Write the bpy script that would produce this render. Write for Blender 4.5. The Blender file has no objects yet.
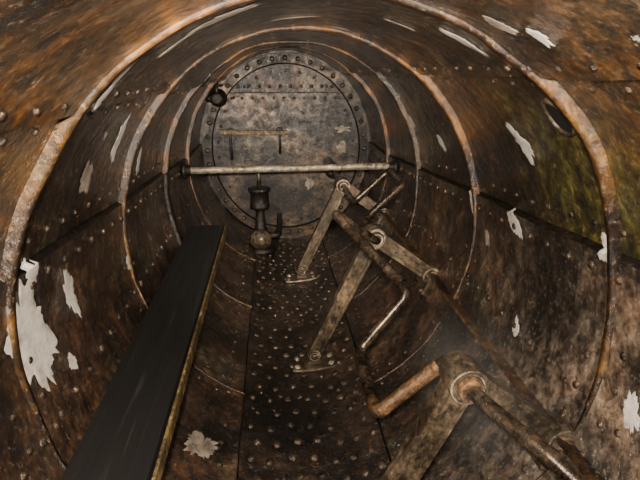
import bpy, math, random
from mathutils import Vector, noise, Matrix
random.seed(4)
X0, ZC, W, H = 0.085, -0.45, 0.51, 0.565
D = 3.03
R = math.radians
sc = bpy.context.scene

# ---------------------------------------------------------------- materials
def ramp(nt, fac, stops, interp='LINEAR'):
    n = nt.nodes.new('ShaderNodeValToRGB'); n.color_ramp.interpolation = interp
    e = n.color_ramp.elements
    while len(e) < len(stops): e.new(0.5)
    for i, (p, c) in enumerate(stops):
        e[i].position = p; e[i].color = (c[0], c[1], c[2], 1) if len(c) == 3 else c
    nt.links.new(fac, n.inputs[0]); return n
def ntex(nt, vec, scale, detail=8, rough=.6, dist=0):
    n = nt.nodes.new('ShaderNodeTexNoise'); n.inputs['Scale'].default_value = scale
    n.inputs['Detail'].default_value = detail; n.inputs['Roughness'].default_value = rough
    n.inputs['Distortion'].default_value = dist
    nt.links.new(vec, n.inputs['Vector']); return n.outputs[0]
def mix(nt, f, a, b, mode='MIX'):
    n = nt.nodes.new('ShaderNodeMix'); n.data_type = 'RGBA'; n.blend_type = mode
    for s, v in ((0, f), (6, a), (7, b)):
        if isinstance(v, (float, int)): n.inputs[s].default_value = v
        elif isinstance(v, tuple): n.inputs[s].default_value = (*v, 1)
        else: nt.links.new(v, n.inputs[s])
    return n.outputs[2]
def math_(nt, op, a, b):
    n = nt.nodes.new('ShaderNodeMath'); n.operation = op
    for s, v in ((0, a), (1, b)):
        if isinstance(v, (float, int)): n.inputs[s].default_value = v
        else: nt.links.new(v, n.inputs[s])
    return n.outputs[0]
def base(name):
    m = bpy.data.materials.new(name); m.use_nodes = True; nt = m.node_tree
    b = nt.nodes['Principled BSDF']; tc = nt.nodes.new('ShaderNodeTexCoord')
    mp = nt.nodes.new('ShaderNodeMapping'); nt.links.new(tc.outputs['Object'], mp.inputs[0])
    return m, nt, b, mp
def rusty(name, pal, scale=5, stretch=(1, 1, .8), metal=.25, rlo=.28, rhi=.62, bump=.5, fleck=.0,
          fleckcol=(.55, .5, .42), speck=.5, off=0.0, zones=(), coat=0, big=0, gain=1.0, sat=1.0):
    m, nt, b, mp = base(name)
    mp.inputs['Scale'].default_value = stretch; mp.inputs['Location'].default_value = (off, off * .7, off * 1.3)
    v = mp.outputs[0]; raw = mp.inputs[0].links[0].from_socket
    n1 = ntex(nt, v, scale, 14, .72, .35)
    c = ramp(nt, n1, pal).outputs[0]
    n2 = ntex(nt, v, scale * 6, 10, .75, .2)
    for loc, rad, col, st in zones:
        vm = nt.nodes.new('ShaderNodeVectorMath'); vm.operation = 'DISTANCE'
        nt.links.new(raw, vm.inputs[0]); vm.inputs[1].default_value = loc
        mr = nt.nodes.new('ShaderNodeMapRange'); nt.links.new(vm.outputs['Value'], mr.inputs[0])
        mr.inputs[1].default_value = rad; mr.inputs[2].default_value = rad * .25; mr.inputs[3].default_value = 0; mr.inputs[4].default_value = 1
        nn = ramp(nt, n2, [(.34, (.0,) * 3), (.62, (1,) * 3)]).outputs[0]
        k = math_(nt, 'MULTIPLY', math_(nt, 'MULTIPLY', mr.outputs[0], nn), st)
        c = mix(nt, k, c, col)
    if big:
        nb = ntex(nt, v, scale * .62, 6, .6, .8)
        bg = ramp(nt, nb, [(.38, (.12, .115, .11)), (.47, (.55, .54, .52)), (.56, (1.1, 1.05, 1)), (.68, (2.1, 1.9, 1.65))]).outputs[0]
        c = mix(nt, big, c, bg, 'MULTIPLY')
    dk = ramp(nt, n2, [(.38, (.06, .05, .045)), (.48, (.6, .56, .52)), (.56, (1.2, 1.1, 1.0)), (.66, (2.3, 2.1, 1.9))]).outputs[0]
    c = mix(nt, .92, c, dk, 'MULTIPLY')
    c = mix(nt, 1.0, c, (gain, gain, gain), 'MULTIPLY')
    n3 = ntex(nt, v, scale * 24, 6, .7)
    sp = ramp(nt, n3, [(.58, (0, 0, 0)), (.66, (1, 1, 1))]).outputs[0]
    c = mix(nt, math_(nt, 'MULTIPLY', sp, speck), c, (.32, .28, .22))
    if fleck:
        n4 = ntex(nt, v, 10, 6, .65, .3)
        fl = ramp(nt, n4, [(fleck, (0, 0, 0)), (fleck + .012, (1, 1, 1))]).outputs[0]
        c = mix(nt, fl, c, fleckcol)
    hs = nt.nodes.new('ShaderNodeHueSaturation'); hs.inputs['Saturation'].default_value = sat; nt.links.new(c, hs.inputs['Color']); c = hs.outputs[0]
    nt.links.new(c, b.inputs['Base Color'])
    rr = ramp(nt, n2, [(.35, (rhi,) * 3), (.62, (rlo,) * 3)]).outputs[0]
    nt.links.new(rr, b.inputs['Roughness']); b.inputs['Metallic'].default_value = metal
    b.inputs['Coat Weight'].default_value = coat; b.inputs['Coat Roughness'].default_value = .17
    bm = nt.nodes.new('ShaderNodeBump'); bm.inputs['Strength'].default_value = bump; bm.inputs['Distance'].default_value = .012
    nt.links.new(math_(nt, 'ADD', n1, n2), bm.inputs['Height']); nt.links.new(bm.outputs[0], b.inputs['Normal'])
    if coat: 
        bm2 = nt.nodes.new('ShaderNodeBump'); bm2.inputs['Strength'].default_value = .9; bm2.inputs['Distance'].default_value = .03
        nt.links.new(ntex(nt, v, 18, 6, .65), bm2.inputs['Height']); nt.links.new(bm2.outputs[0], b.inputs['Coat Normal'])
    return m
Z_OL = ((.52, .80, -.22), .34, (.13, .14, .035), .7)
Z_OR = ((-.30, .62, -.12), .36, (.32, .14, .035), .45)  # warm lamp glow painted into the near left plates as orange
Z_HAZE = ((.54, .82, -.64), .48, (.30, .27, .24), .6)  # pale haze painted into the lower plate colour as grey
Z_RO = ((.45, .45, -.02), .30, (.30, .13, .04), .45)  # same painted warm glow, upper right near the camera
M_wall = rusty('rusted_hull_plate', [(.34, (.010, .009, .008)), (.43, (.032, .024, .017)), (.48, (.09, .045, .022)), (.53, (.045, .048, .030)), (.58, (.12, .08, .045)), (.65, (.09, .10, .075)), (.75, (.24, .22, .18))], 5, fleck=.70, zones=(Z_OL, Z_OR, Z_RO), coat=1, big=.97, rlo=.2, gain=.62, sat=1.05, speck=.4)
M_ceil = rusty('rusted_ceiling_plate', [(.34, (.010, .009, .008)), (.43, (.036, .026, .018)), (.49, (.095, .055, .03)), (.55, (.06, .06, .045)), (.62, (.14, .105, .07)), (.75, (.28, .24, .18))], 5, fleck=.66, off=3, zones=(Z_OR, Z_RO), coat=1, big=.97, rlo=.2, gain=.62, sat=1.05, speck=.4)
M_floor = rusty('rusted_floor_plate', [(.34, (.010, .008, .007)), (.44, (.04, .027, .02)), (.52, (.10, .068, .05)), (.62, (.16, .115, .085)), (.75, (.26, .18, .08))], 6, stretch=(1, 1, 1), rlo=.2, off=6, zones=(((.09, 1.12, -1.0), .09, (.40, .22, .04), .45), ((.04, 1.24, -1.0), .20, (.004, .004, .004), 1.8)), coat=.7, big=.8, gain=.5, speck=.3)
M_low = rusty('lower_hull_plate', [(.34, (.009, .007, .006)), (.43, (.035, .024, .018)), (.50, (.09, .052, .036)), (.57, (.09, .075, .055)), (.66, (.16, .14, .11)), (.78, (.26, .22, .18))], 5, rlo=.2, off=9, zones=(Z_HAZE,), coat=1, big=.97, gain=.66, sat=1.05, speck=.4)
M_bulk = rusty('bulkhead_iron', [(.34, (.02, .016, .014)), (.45, (.06, .048, .04)), (.54, (.11, .09, .072)), (.64, (.13, .085, .055)), (.78, (.26, .21, .16))], 4, stretch=(1, 1, 1), off=13, metal=.3, speck=.2, bump=.3, big=.95, gain=.8, sat=1.15)
M_rib = rusty('rib_iron', [(.34, (.02, .013, .009)), (.45, (.07, .036, .018)), (.54, (.17, .09, .035)), (.62, (.30, .19, .08)), (.75, (.5, .42, .28))], 5, off=17, rlo=.2, rhi=.5, coat=.5, big=.95, gain=.7, sat=1.1)
M_riv = rusty('rivet_iron', [(.35, (.03, .02, .014)), (.55, (.12, .085, .06)), (.7, (.28, .23, .18))], 7, off=19, rlo=.18, rhi=.38, metal=.5, gain=.75)
M_steel = rusty('worn_bracket_iron', [(.32, (.045, .032, .022)), (.43, (.12, .09, .06)), (.54, (.22, .175, .12)), (.66, (.33, .25, .165)), (.78, (.34, .2, .09))], 9, off=21, rlo=.22, rhi=.48, metal=.45, bump=.3, gain=.66, speck=.3, big=.5)
M_crank = rusty('crank_iron', [(.34, (.02, .014, .010)), (.48, (.07, .05, .035)), (.6, (.15, .115, .08)), (.75, (.24, .15, .07))], 8, off=25, rlo=.16, rhi=.36, metal=.65, bump=.15, gain=.75, speck=.2)
M_orange = rusty('orange_rust', [(.34, (.06, .032, .016)), (.5, (.18, .095, .042)), (.65, (.38, .20, .08))], 12, off=27, metal=.3, gain=.85)
M_rod = rusty('polished_rod', [(.34, (.12, .10, .07)), (.5, (.34, .30, .22)), (.65, (.46, .42, .33))], 10, off=29, rlo=.2, rhi=.4, metal=.5)
M_black = rusty('blackened_iron', [(.34, (.006, .005, .004)), (.55, (.022, .017, .013)), (.7, (.05, .04, .028))], 10, off=31, rlo=.25, rhi=.5, metal=.4, speck=.15)
M_edge = rusty('worn_wood_edge', [(.34, (.03, .02, .01)), (.5, (.12, .08, .03)), (.65, (.26, .19, .08))], 10, off=33, metal=0)
M_glass, nt, b, mp = base('dark_port_glass')
nt.links.new(ramp(nt, ntex(nt, mp.outputs[0], 20), [(.4, (.001, .001, .001)), (.7, (.004, .003, .003))]).outputs[0], b.inputs['Base Color']); b.inputs['Roughness'].default_value = .6
def paint(name, cols):
    m, nt, b, mp = base(name)
    n = ntex(nt, mp.outputs[0], 30, 8, .7)
    nt.links.new(ramp(nt, n, cols).outputs[0], b.inputs['Base Color']); b.inputs['Roughness'].default_value = .8
    bm = nt.nodes.new('ShaderNodeBump'); bm.inputs['Strength'].default_value = .3; nt.links.new(n, bm.inputs['Height']); nt.links.new(bm.outputs[0], b.inputs['Normal'])
    return m
M_paint = paint('flaking_cream_paint', [(.33, (.12, .09, .075)), (.42, (.36, .31, .26)), (.6, (.55, .50, .44))])
M_paint2 = paint('stained_cream_paint', [(.36, (.08, .06, .045)), (.5, (.20, .16, .12)), (.65, (.32, .26, .20))])
M_wood, nt, b, mp = base('black_tarred_wood')
mp.inputs['Scale'].default_value = (28, 1.2, 28)
n = ntex(nt, mp.outputs[0], 3, 8, .65, .3)
nt.links.new(ramp(nt, n, [(.35, (.003, .003, .003)), (.6, (.009, .008, .007)), (.78, (.04, .037, .032))]).outputs[0], b.inputs['Base Color'])
nt.links.new(ramp(nt, n, [(.3, (.62,) * 3), (.7, (.42,) * 3)]).outputs[0], b.inputs['Roughness'])
bm = nt.nodes.new('ShaderNodeBump'); bm.inputs['Strength'].default_value = .35; bm.inputs['Distance'].default_value = .004
nt.links.new(n, bm.inputs['Height']); nt.links.new(bm.outputs[0], b.inputs['Normal'])

# ---------------------------------------------------------------- mesh builder
class B:
    def __init__(s): s.v = []; s.f = []; s.m = []; s.mats = []; s.sm = []
    def mi(s, mat):
        if mat not in s.mats: s.mats.append(mat)
        return s.mats.index(mat)
    def add(s, vs, fs, mat, smooth=True):
        o = len(s.v); s.v += [tuple(v) for v in vs]; k = s.mi(mat)
        for f in fs: s.f.append([i + o for i in f]); s.m.append(k); s.sm.append(smooth)
    def build(s, name, bevel=0):
        me = bpy.data.meshes.new(name); me.from_pydata(s.v, [], s.f); me.update()
        for m in s.mats: me.materials.append(m)
        me.polygons.foreach_set('material_index', s.m); me.polygons.foreach_set('use_smooth', s.sm)
        import bmesh
        b = bmesh.new(); b.from_mesh(me); bmesh.ops.recalc_face_normals(b, faces=b.faces); b.to_mesh(me); b.free()
        ob = bpy.data.objects.new(name, me); sc.collection.objects.link(ob)
        if bevel:
            mo = ob.modifiers.new('bevel', 'BEVEL'); mo.width = bevel; mo.segments = 2; mo.limit_method = 'ANGLE'; mo.angle_limit = R(50)
        return ob
    def grid(s, fn, nu, nv, mat, smooth=True, closed=False):
        vs = [fn(i / nu, j / nv) for i in range(nu + 1) for j in range(nv + 1)]
        fs = [(i * (nv + 1) + j, (i + 1) * (nv + 1) + j, (i + 1) * (nv + 1) + j + 1, i * (nv + 1) + j + 1) for i in range(nu) for j in range(nv)]
        s.add(vs, fs, mat, smooth)
    def lathe(s, p, axis, prof, mat, seg=28, sx=1, up=None, caps=True):
        a = Vector(axis).normalized(); u = Vector(up) if up else (Vector((0, 0, 1)) if abs(a.z) < .9 else Vector((1, 0, 0)))
        u = (u - a * u.dot(a)).normalized(); w = a.cross(u); p = Vector(p); vs = []; fs = []
        for r, h in prof:
            for k in range(seg):
                t = 2 * math.pi * k / seg; vs.append(p + a * h + (u * math.cos(t) + w * math.sin(t) * sx) * r)
        for i in range(len(prof) - 1):
            for k in range(seg): fs.append((i * seg + k, i * seg + (k + 1) % seg, (i + 1) * seg + (k + 1) % seg, (i + 1) * seg + k))
        if caps: fs.append(tuple(range(seg))[::-1]); fs.append(tuple((len(prof) - 1) * seg + k for k in range(seg)))
        s.add(vs, fs, mat)
    def cyl(s, p1, p2, r, mat, seg=20):
        d = Vector(p2) - Vector(p1); L = d.length; e = min(r * .2, L * .2)
        s.lathe(p1, d, [(r - e, 0), (r, e), (r, L - e), (r - e, L)], mat, seg)
    def sweep(s, pts, r, mat, fillet=.03, seg=14, jit=.0):
        P = [Vector(p) for p in pts]; q = [P[0]]
        for i in range(1, len(P) - 1):
            a = P[i - 1] - P[i]; c = P[i + 1] - P[i]; fl = min(fillet, a.length * .45, c.length * .45)
            A = P[i] + a.normalized() * fl; C = P[i] + c.normalized() * fl
            for k in range(8):
                t = k / 7; q.append(A * (1 - t) ** 2 + P[i] * 2 * t * (1 - t) + C * t * t)
        q.append(P[-1]); Q = []
        for i in range(len(q) - 1):
            n = max(1, int((q[i + 1] - q[i]).length / .02))
            for k in range(n): Q.append(q[i].lerp(q[i + 1], k / n))
        Q.append(q[-1]); vs = []; fs = []; u = None
        for i, p in enumerate(Q):
            t = (Q[min(i + 1, len(Q) - 1)] - Q[max(i - 1, 0)]).normalized()
            if u is None: u = t.orthogonal().normalized()
            u = (u - t * u.dot(t)).normalized(); w = t.cross(u)
            rr = r * (1 + jit * noise.noise(p * 30))
            for k in range(seg):
                an = 2 * math.pi * k / seg; vs.append(p + (u * math.cos(an) + w * math.sin(an)) * rr)
        for i in range(len(Q) - 1):
            for k in range(seg): fs.append((i * seg + k, i * seg + (k + 1) % seg, (i + 1) * seg + (k + 1) % seg, (i + 1) * seg + k))
        fs.append(tuple(range(seg))[::-1]); fs.append(tuple((len(Q) - 1) * seg + k for k in range(seg)))
        s.add(vs, fs, mat)
    def beam(s, p1, p2, side, w1, w2, t, mat, smooth=False):
        p1 = Vector(p1); p2 = Vector(p2); d = (p2 - p1).normalized(); sd = Vector(side); sd = (sd - d * sd.dot(d)).normalized(); n = d.cross(sd)
        vs = []
        for p, w in ((p1, w1), (p2, w2)):
            for a, c in ((-1, -1), (1, -1), (1, 1), (-1, 1)): vs.append(p + n * a * w / 2 + sd * c * t / 2)
        s.add(vs, [(0, 1, 2, 3), (7, 6, 5, 4), (0, 4, 5, 1), (1, 5, 6, 2), (2, 6, 7, 3), (3, 7, 4, 0)], mat, smooth)
    def dome(s, p, nrm, r, h, mat, seg=10):
        s.lathe(p, nrm, [(r * 1.05, -.004), (r, 0), (r * .88, h * .5), (r * .55, h * .88), (r * .15, h)], mat, seg)

def hp(th, y, o=0.0):
    c, s_ = math.cos(th), math.sin(th)
    n = .006 * noise.noise(Vector((c * 2.5, y * 3.2, s_ * 2.5))) + .0035 * noise.noise(Vector((c * 7, y * 9, s_ * 7)))
    o = o + n
    return Vector((X0 + (W - o) * c, y, ZC + (H - o) * s_))
def hn(th): return Vector((-math.cos(th) / W, 0, -math.sin(th) / H)).normalized()
def lerp(a, b, t): return a + (b - a) * t
YN = -1.2
UR, UL = R(52), R(135)
midR = lambda y: R(lerp(17, 4, min(1, max(0, (y - .6) / 1.9))))
midL = lambda y: R(180) - R(lerp(17, 4, min(1, max(0, (y - .6) / 1.9))))
FR, FL = R(-67), R(-113)
def plate(bd, ta, tb, off, mat, nu, nv=180):
    fa = ta if callable(ta) else (lambda y: ta); fb = tb if callable(tb) else (lambda y: tb)
    g = .0075
    def at(k, j):
        y = lerp(YN, D + .02, j); a, c = fa(y), fb(y); s_ = 1 if c > a else -1
        wob = .004 * noise.noise(Vector((y * 9, off * 100, nu)))
        if k == 0: return hp(a, y, -.006)
        if k == 1: return hp(a + (g + wob) * s_, y, off)
        if k == nu + 1: return hp(c - (g + wob) * s_, y, off)
        if k == nu + 2: return hp(c, y, -.006)
        return hp(lerp(a + g * s_, c - g * s_, (k - 1) / nu), y, off)
    bd.grid(lambda i, j: at(round(i), j), 1, nv, M_black)
    bd.grid(lambda i, j: at(1 + round(i * nu), j), nu, nv, mat)
    bd.grid(lambda i, j: at(nu + 1 + round(i), j), 1, nv, M_black)
b = B(); plate(b, UR, UL, .012, M_ceil, 44); b.build('ceiling')
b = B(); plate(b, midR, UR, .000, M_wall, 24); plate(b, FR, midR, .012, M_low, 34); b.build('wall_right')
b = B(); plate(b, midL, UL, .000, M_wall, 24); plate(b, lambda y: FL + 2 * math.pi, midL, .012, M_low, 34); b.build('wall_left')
b = B(); plate(b, FL, FR, .0, M_floor, 24); b.build('floor')

# ribs -----------------------------------------------------------------------
RY = [-.51, .11, .73, 1.35, 1.95, 2.5]
for i, ry in enumerate(RY):
    b = B()
    prof = [(-1, -.004), (-1, .7), (-.7, 1), (.7, 1), (1, .7), (1, -.004)]
    def fn(i_, j_):
        yy, o = prof[round(j_ * 5)]; th = R(-67) + i_ * R(314); s_ = math.sin(th)
        k = min(1, max(0, (s_ + .35) / .35))
        w = lerp(.004, .0075, k) * (1 + .4 * noise.noise(Vector((th * 3, ry * 5, 1.7)))); hh = lerp(.003 + .012, .0190, k)
        yj = .012 * noise.noise(Vector((math.cos(th) * 2, ry, s_ * 2)))
        return hp(th, ry + yj + yy * w, o * hh)
    b.grid(fn, 160, 5, M_rib); b.build('hull_rib' if i == 0 else 'hull_rib.%03d' % i)

# rivets ---------------------------------------------------------------------
b = B()
def riv(th, y, o=.004, r=.0075):
    if y > D - .03: return
    if random.random() < .08: return
    th += random.uniform(-.006, .006); y += random.uniform(-.003, .003)
    b.dome(hp(th, y, o), hn(th), r * random.uniform(.85, 1.1), r * .6, M_riv)
for ry in RY[1:]:
    for s_ in (-1, 1):
        for k in range(50):
            t = k / 50 * 2 * math.pi + s_ * .02
            if math.sin(t) > .0: continue
            riv(t, ry + s_ * .042, .011 if math.sin(t) > -.9 else 0, .0085)
y = .2
while y < D:
    for t, o, r in ((UR - .05, 0, .006), (UR + .05, .012, .006), (UL - .05, .012, .006), (UL + .05, 0, .006), (midR(y) + .07, 0, .007), (midR(y) - .07, .012, .009), (midL(y) - .07, 0, .007), (midL(y) + .07, .012, .009), (FR + .1, .012, .0085), (FL + 2 * math.pi - .1, .012, .0085), (R(-14), .012, .0085), (R(208), .012, .009), (R(195), .012, .009)):
        riv(t, y, o, r)
    y += .075
y = .3; row = 0
while y < D - .05:
    for dx in (-.165, -.11, -.05, .01, .07, .12, .17):
        th = -math.pi / 2 + (dx + (.012 if row % 2 else -.008)) / W
        riv(th, y + (.02 if abs(dx) < .06 else 0), 0, .0125)
    y += .066; row += 1
b.build('hull_rivets')

# peeling paint patches (th deg, y, height along arc, width along hull) -----------
b = B()
PT = [(176.7, .78, .20, .12), (166, .80, .05, .04), (144, .768, .09, .045), (177.3, .963, .10, .045), (154.6, 1.04, .08, .055), (146.6, 1.18, .11, .06), (125.4, .773, .09, .03),
      (132, .79, .06, .03), (107.6, .84, .13, .04), (118, .87, .08, .02), (10.6, 1.10, .055, .06), (33, 1.0, .075, .055), (8, 1.38, .065, .05), (63, .82, .09, .03), (66, .65, .05, .025),
      (62, .61, .04, .02), (-9.5, .64, .06, .035), (-125, 1.06, .09, .09), (16, .76, .04, .04), (1, 1.26, .04, .03), (28, 1.93, .05, .04), (186, 1.35, .05, .04), (100, 1.42, .10, .03),
      (80, 1.30, .08, .025), (72, .97, .06, .02), (160, 1.5, .07, .04), (23, 1.62, .05, .05), (-14, 1.02, .04, .03), (93, 1.1, .10, .025), (112, 1.3, .09, .03), (190, .9, .04, .03)]
for i, (td, yy, hh, ww) in enumerate(PT):
    ns = 80; vs = []; fs = []; seed = i * 7.3; rings = 6
    for q in range(rings + 1):
        for k in range(ns):
            a = 2 * math.pi * k / ns; ca, sa = math.cos(a), math.sin(a)
            rr = 1 + .5 * noise.noise(Vector((ca * .9 + seed, sa * .9, seed))) + .35 * noise.noise(Vector((ca * 2.3, sa * 2.3 + seed, seed))) + .28 * noise.noise(Vector((ca * 6, sa * 6 + seed, seed))) + .16 * noise.noise(Vector((ca * 15, sa * 15 + seed, seed)))
            rr *= (q + .02) / rings
            y_ = yy + sa * rr * ww * .5 + ca * rr * ww * .25; t_ = R(td) + ca * rr * hh * .5 / .54
            low = (t_ > midL(y_) or t_ < midR(y_) or UR < t_ < UL)
            o = (.0135 if low else .0018) + (.0 if q < rings else -.001)
            vs.append(hp(t_, y_, o))
    for q in range(rings):
        for k in range(ns): fs.append((q * ns + k, q * ns + (k + 1) % ns, (q + 1) * ns + (k + 1) % ns, (q + 1) * ns + k))
    b.add(vs, fs, M_paint if i % 5 != 4 and td > -100 and not (70 < td < 125) else M_paint2)
for i, (x, z, ww, hh) in enumerate([(.42, -.445, .05, .05), (.42, -.335, .07, .03), (.11, -.19, .035, .05), (.17, -.20, .03, .035), (.22, -.66, .035, .06)]):
    ns = 32; vs = []
    for k in range(ns):
        a = 2 * math.pi * k / ns; ca, sa = math.cos(a), math.sin(a)
        rr = 1 + .7 * noise.noise(Vector((ca * 1.5 + i * 5, sa * 1.5, i))) + .4 * noise.noise(Vector((ca * 5, sa * 5 + i * 3, i)))
        vs.append((x + ca * rr * ww * .6, D - .026 if z > -.25 else D - .017, z + sa * rr * hh * .6))
    b.add(vs, [tuple(range(ns))], M_paint2)
b.build('peeling_paint')

# bulkhead --------------------------------------------------------------------
b = B()
def ell(fr, th, y): return Vector((X0 + W * fr * math.cos(th), y, ZC + H * fr * math.sin(th)))
prof = [(1.03, D + .03), (1.03, D), (.965, D - .0), (.96, D - .028), (.865, D - .032), (.855, D - .012), (.6, D - .014), (.3, D - .015), (.001, D - .015)]
b.grid(lambda i, j: ell(prof[round(i * (len(prof) - 1))][0], j * 2 * math.pi, prof[round(i * (len(prof) - 1))][1]), len(prof) - 1, 96, M_bulk, smooth=False)
b.grid(lambda i, j: ell((.862, .852)[round(i)], j * 2 * math.pi, (D - .0325, D - .0135)[round(i)]), 1, 96, M_black, smooth=False)
zs = -.12
a0 = math.asin((zs - ZC) / (H * .855)); N = 40; vs = []
for k in range(N + 1):
    t = lerp(a0, math.pi - a0, k / N); p = ell(.85, t, D - .024); vs.append(p)
vs2 = [Vector((v.x, D - .012, v.z)) for v in vs]
n = len(vs)
b.add(vs + vs2, [tuple(range(n))] + [(k, (k + 1) % n, n + (k + 1) % n, n + k) for k in range(n)], M_low, False)
b.beam((X0 - .42, D - .022, zs - .004), (X0 + .42, D - .022, zs - .004), (0, 1, 0), .008, .008, .006, M_black)
def br(x, z, r=.0095, y=D - .015): b.dome((x, y, z), (0, -1, 0), r, r * .8, M_riv)
for k in range(40):
    t = k / 40 * 2 * math.pi; p = ell(.912, t, 0); br(p.x, p.z, .0145, D - .03)
for k in range(30):
    t = (k + .5) / 30 * 2 * math.pi; p = ell(.79, t, 0); br(p.x, p.z, .009, D - .014 if p.z < zs else D - .024)
for k in range(12):
    x = X0 - .33 + k * .06; br(x, zs + .03, .011, D - .024); br(x + .02, zs - .035, .009)
b.build('wall_back')
b = B(); b.grid(lambda i, j: ell(max(.001, 1.02 * i), j * 2 * math.pi, YN), 3, 64, M_low); b.build('wall_front')

# tie rod -----------------------------------------------------------------------
b = B(); ry, rz = 2.32, -.438
b.cyl((X0 - .488, ry, rz), (X0 + .488, ry, rz + .006), .0165, M_rod)
for s_ in (-1, 1):
    b.lathe((X0 + s_ * .494, ry, rz), (-s_, 0, 0), [(.04, 0), (.04, .010), (.026, .013), (.025, .03), (.018, .034)], M_black, 20)
b.build('tie_rod')

# bench ---------------------------------------------------------------------------
b = B()
bx0, bx1, bz, by0, by1 = -.363, -.213, -.635, .05, 2.1
b.beam(((bx0 + bx1) / 2 - .004, by0, bz - .016), ((bx0 + bx1) / 2 - .004, by1, bz - .016), (0, 0, 1), bx1 - bx0 - .008, bx1 - bx0 - .008, .032, M_wood)
b.beam((bx1 + .001, by0, bz - .019), (bx1 + .001, by1, bz - .019), (0, 0, 1), .007, .007, .034, M_edge)
for y in (.35, .95, 1.5, 2.04):
    b.beam((-.395, y, bz - .04), (-.225, y, bz - .04), (0, 0, 1), .035, .035, .014, M_black)
    b.beam((-.235, y, bz - .045), (-.338, y, bz - .17), (0, 1, 0), .014, .014, .035, M_black)
pts = [hp(R(t), 1.93, .018) for t in (172, 180, 188, 196, 204)]
for i in range(4): b.beam(pts[i], pts[i + 1], hn(R(176 + 8 * i)), .05, .05, .014, M_black)
b.build('wooden_bench', .003)

# stringer rail on right wall -------------------------------------------------------
b = B()
prof = [(-32.0, -.004), (-31.8, .020), (-31.2, .023), (-24.5, .023), (-24, .021)]
b.grid(lambda i, j: hp(R(prof[round(i * 4)][0]), lerp(YN + .02, D - .04, j), prof[round(i * 4)][1]), 4, 120, M_low, smooth=False)
prof2 = [(-24, .021), (-23.8, .042), (-22.9, .042), (-22.6, -.004)]
b.grid(lambda i, j: hp(R(prof2[round(i * 3)][0]), lerp(YN + .02, D - .04, j), prof2[round(i * 3)][1]), 3, 120, M_rib, smooth=False)
b.build('hull_stringer')

# crank brackets ---------------------------------------------------------------------
SX, SZ = .332, -.528
BY = [.75, 1.57, 2.36]
def ibar(b, p1, p2, w1, w2, mat):
    b.beam(p1, p2, (0, 1, 0), w1 * .86, w2 * .86, .018, mat)
    p1 = Vector(p1); p2 = Vector(p2); d = (p2 - p1).normalized(); n = Vector((-d.z, 0, d.x))
    for s_ in (-1, 1):
        b.beam(p1 + n * s_ * w1 * .43, p2 + n * s_ * w2 * .43, (0, 1, 0), .011, .011, .034, mat)
for i, y in enumerate(BY):
    b = B()
    hub = Vector((SX, y, SZ)); foot = Vector((.127, y, -.965)); wl = Vector((.535, y, -.675))
    ibar(b, hub, foot, .050, .042, M_steel); ibar(b, hub, wl, .05, .042, M_steel)
    for p, r, L, m in ((hub, .036, .036, M_steel), (foot, .026, .026, M_steel), (wl, .034, .028, M_steel)):
        b.lathe(p - Vector((0, L, 0)), (0, 1, 0), [(r * .5, -.002), (r * .62, -.002), (r * .7, .004), (r * .85, .002), (r * .97, .004), (r, .009), (r, 2 * L - .009), (r * .95, 2 * L), (r * .5, 2 * L)], m, 32)
    b.lathe(hub - Vector((0, .044, 0)), (0, 1, 0), [(.015, 0), (.022, 0), (.024, .004), (.024, .012)], M_orange if i == 0 else M_steel, 28)
    b.lathe(wl - Vector((0, .038, 0)), (0, 1, 0), [(.004, -.004), (.013, -.002), (.017, .004), (.018, .014)], M_orange if i == 0 else M_steel, 18)
    b.lathe(foot - Vector((0, .034, 0)), (0, 1, 0), [(.004, -.003), (.010, -.001), (.012, .003), (.013, .012)], M_steel, 16)
    th0 = -math.acos((.127 - X0) / W)
    def fp(i_, j_):
        k = round(i_ * 9); t = th0 + lerp(-.155, .155, (min(max(k - 1, 0), 7)) / 7); e = .001 if k in (0, 9) else .008
        jj = round(j_ * 3); yy = y + (-.042, -.04, .04, .042)[jj]
        if jj in (0, 3): e = .001
        return hp(t, yy, e)
    b.grid(fp, 9, 3, M_steel, smooth=False)
    for dt in (-.12, .12):
        for dy in (-.025, .025):
            b.lathe(hp(th0 + dt, y + dy, .007), hn(th0 + dt), [(.0095, 0), (.0095, .008), (.005, .012)], M_rod, 6)
    b.beam(foot + Vector((0, 0, .0)), (foot.x + .002, y, -1.003), (0, 1, 0), .03, .05, .03, M_steel)
    t1 = R(-27)
    def wp(i_, j_):
        k = round(i_ * 5); t = t1 + lerp(-.075, .04, (min(max(k - 1, 0), 3)) / 3); e = .020 if k in (0, 5) else .034
        jj = round(j_ * 3); yy = y + (-.05, -.048, .048, .05)[jj]
        if jj in (0, 3): e = .020
        return hp(t, yy, e)
    b.grid(wp, 5, 3, M_steel, smooth=False)
    pw = hp(t1, y, .03); b.beam(wl, pw, (0, 1, 0), .04, .05, .034, M_steel)
    for dt in (-.055, .02):
        for dy in (-.034, .034):
            b.lathe(hp(t1 + dt, y + dy, .033), hn(t1), [(.009, 0), (.009, .008), (.005, .012)], M_riv, 6)
    b.build('crank_bearing_bracket' if i == 0 else 'crank_bearing_bracket.%03d' % i, .0025)

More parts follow.
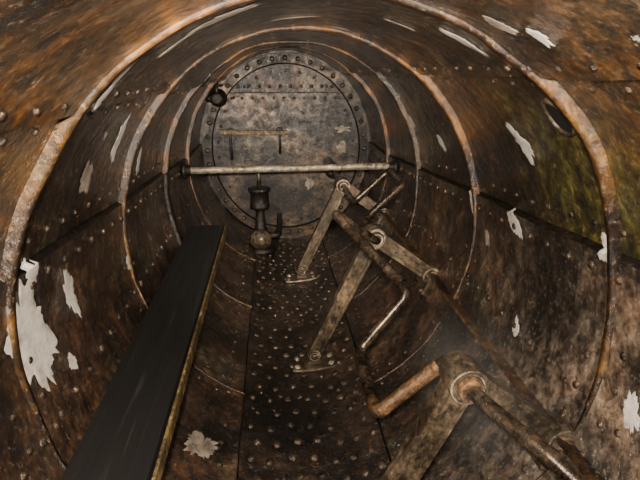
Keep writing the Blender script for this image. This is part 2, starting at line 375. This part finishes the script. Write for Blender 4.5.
# crankshaft -----------------------------------------------------------------------
b = B(); r = .0135
P = [(SX, 2.75, SZ), (SX, 2.02, SZ), (.488, 2.05, -.398), (.488, 1.80, -.398), (SX, 1.76, SZ), (SX, 1.50, SZ),
     (.172, 1.42, -.398), (SX, 1.12, SZ), (.198, 1.09, -.675), (.198, .85, -.675), (SX, .82, SZ), (SX, .70, SZ), (.41, .56, -.555), (.47, .45, -.60), (.47, .1, -.60)]
b.sweep(P, r, M_crank, fillet=.035, jit=.12)
b.sweep([(.198, .90, -.675), (.198, .85, -.675), (SX - .02, .822, SZ - .02)], r * 1.06, M_orange, fillet=.035, jit=.1)
b.lathe((SX, 2.72, SZ), (0, 1, 0), [(.014, 0), (.04, 0), (.045, .02), (.03, .05), (.03, .28)], M_black, 20)
b.build('hand_crankshaft')

# pump -------------------------------------------------------------------------------
b = B(); px, py = -.08, 2.74
b.lathe((px, py, -.99), (0, 0, 1), [(.085, 0), (.085, .02), (.06, .03), (.045, .05), (.04, .11), (.03, .15), (.024, .23), (.03, .25), (.052, .255), (.056, .27), (.052, .28), (.05, .35), (.062, .355), (.062, .37), (.045, .373), (.012, .375), (.012, .41)], M_black, 28)
b.cyl((px, py, -.6), (px, py, -.50), .008, M_steel, 12)
b.lathe((px, py, -.51), (1, 0, 0), [(.008, -.03), (.012, -.02), (.012, .02), (.008, .03)], M_steel, 12)
b.lathe((px, py - .06, -.90), (0, -1, 0), [(.05, -.06), (.05, .0), (.058, .0), (.058, .015), (.03, .018), (.022, .035)], M_steel, 22)
for k in range(6):
    t = k * math.pi / 3; b.lathe((px + .046 * math.cos(t), py - .076, -.9 + .046 * math.sin(t)), (0, -1, 0), [(.007, 0), (.007, .008)], M_riv, 6)
b.sweep([(px + .03, py, -.9), (px + .10, py, -.9), (px + .11, py + .15, -.87), (px + .11, D - .015, -.86)], .018, M_black)
b.build('bilge_pump')

# handle bracket on bulkhead -------------------------------------------------------------
b = B(); hy = D - .08
b.beam((-.30, hy, -.338), (.09, hy, -.345), (0, 1, 0), .024, .024, .024, M_edge)
for x, z in ((-.24, -.50), (.045, -.47)):
    b.cyl((x, hy + .012, -.35), (x, hy + .03, z), .008, M_black, 10)
    b.cyl((x, hy, -.342), (x, D - .01, -.342), .009, M_black, 12)
    b.lathe((x, D - .012, -.342), (0, -1, 0), [(.024, 0), (.024, .008), (.012, .012)], M_black, 16)
    b.cyl((x, hy + .03, z), (x, D - .01, z), .007, M_black, 12)
b.build('bulkhead_handle_bar', .002)

# valve upper-left -----------------------------------------------------------------------
b = B(); c = Vector((-.295, D - .12, -.15))
b.lathe(c, (0, 1, 0), [(.02, -.05), (.034, -.045), (.034, -.03), (.026, -.028), (.04, 0), (.036, .03), (.028, .05), (.05, .052), (.05, .066), (.03, .068), (.03, .12)], M_black, 24)
b.sweep([c, c + Vector((-.03, 0, 0)), c + Vector((-.055, 0, .0))], .02, M_black)
b.cyl(c, c + Vector((0, -.01, .065)), .009, M_black)
b.lathe(c + Vector((0, -.01, .065)), (0, 0, 1), [(.008, 0), (.034, 0), (.036, .005), (.034, .01), (.008, .01)], M_black, 20)
b.build('sea_valve')

# viewing port right -----------------------------------------------------------------------
b = B(); tc, yc = R(41.5), .80
def port(fr, t, o): return hp(tc + fr * .06 * math.sin(t) , yc + fr * .030 * math.cos(t), o)
pr = [(1.22, -.002), (1.22, .005), (1.12, .007), (1.0, .006), (.97, .002)]
b.grid(lambda i, j: port(pr[round(i * 4)][0], j * 2 * math.pi, pr[round(i * 4)][1]), 4, 32, M_steel)
b.grid(lambda i, j: port(max(.001, .98 * i), j * 2 * math.pi, .003), 3, 32, M_glass)
b.build('viewing_port')

# drifting mist near the right wall ------------------------------------------------
b = B(); mc = Vector((.37, .80, -.56)); mr_ = Vector((.13, .26, .17))
b.grid(lambda i, j: mc + Vector((math.sin(i * math.pi) * math.cos(j * 2 * math.pi) * mr_.x, math.sin(i * math.pi) * math.sin(j * 2 * math.pi) * mr_.y, math.cos(i * math.pi) * mr_.z)), 16, 32, None)
M_mist = bpy.data.materials.new('drifting_mist'); M_mist.use_nodes = True; nt = M_mist.node_tree; nt.nodes.clear()
o_ = nt.nodes.new('ShaderNodeOutputMaterial'); vs_ = nt.nodes.new('ShaderNodeVolumeScatter'); vs_.inputs['Color'].default_value = (.9, .88, .85, 1)
tc_ = nt.nodes.new('ShaderNodeTexCoord')
vm = nt.nodes.new('ShaderNodeVectorMath'); vm.operation = 'SUBTRACT'; nt.links.new(tc_.outputs['Object'], vm.inputs[0]); vm.inputs[1].default_value = mc
vd = nt.nodes.new('ShaderNodeVectorMath'); vd.operation = 'DIVIDE'; nt.links.new(vm.outputs[0], vd.inputs[0]); vd.inputs[1].default_value = mr_
vl = nt.nodes.new('ShaderNodeVectorMath'); vl.operation = 'LENGTH'; nt.links.new(vd.outputs[0], vl.inputs[0])
mr = nt.nodes.new('ShaderNodeMapRange'); mr.interpolation_type = 'SMOOTHSTEP'; nt.links.new(vl.outputs['Value'], mr.inputs[0])
mr.inputs[1].default_value = 1; mr.inputs[2].default_value = .2; mr.inputs[3].default_value = 0; mr.inputs[4].default_value = 1
nn = ramp(nt, ntex(nt, tc_.outputs['Object'], 7, 3, .5, .8), [(.38, (.1,) * 3), (.62, (1,) * 3)]).outputs[0]
nt.links.new(math_(nt, 'MULTIPLY', math_(nt, 'MULTIPLY', mr.outputs[0], nn), .6), vs_.inputs['Density'])
nt.links.new(vs_.outputs[0], o_.inputs['Volume'])
b.mats = [M_mist]; b.m = [0] * len(b.m); b.build('mist')

# ---------------------------------------------------------------- camera
f = 500.0; pitch = 18.8; yaw = 5.4
cam = bpy.data.cameras.new('camera'); co = bpy.data.objects.new('camera', cam); sc.collection.objects.link(co)
cam.sensor_width = 36; cam.lens = f / 640 * 36; cam.clip_start = .01
co.rotation_euler = (R(90 - pitch), 0, R(-yaw)); sc.camera = co

def spot(name, loc, tgt, e, ang, blend, col, rad):
    l = bpy.data.lights.new(name, 'SPOT'); l.energy = e; l.spot_size = R(ang); l.spot_blend = blend; l.color = col; l.shadow_soft_size = rad
    o = bpy.data.objects.new(name, l); o.location = loc; sc.collection.objects.link(o)
    o.rotation_euler = (Vector(tgt) - Vector(loc)).to_track_quat('-Z', 'Y').to_euler(); return o
spot('flash_lamp', (-.03, -.02, .05), (.15, 3, -.7), 150, 150, .9, (1, .90, .77), .02)
spot('bulkhead_fill', (.02, -.02, .055), (.07, 3, -.6), 340, 46, 1, (1, .90, .77), .02)  # added fill spot beside the camera, brightens the far bulkhead
w = bpy.data.worlds.new('w'); sc.world = w; w.use_nodes = True
w.node_tree.nodes['Background'].inputs[0].default_value = (.05, .045, .04, 1)
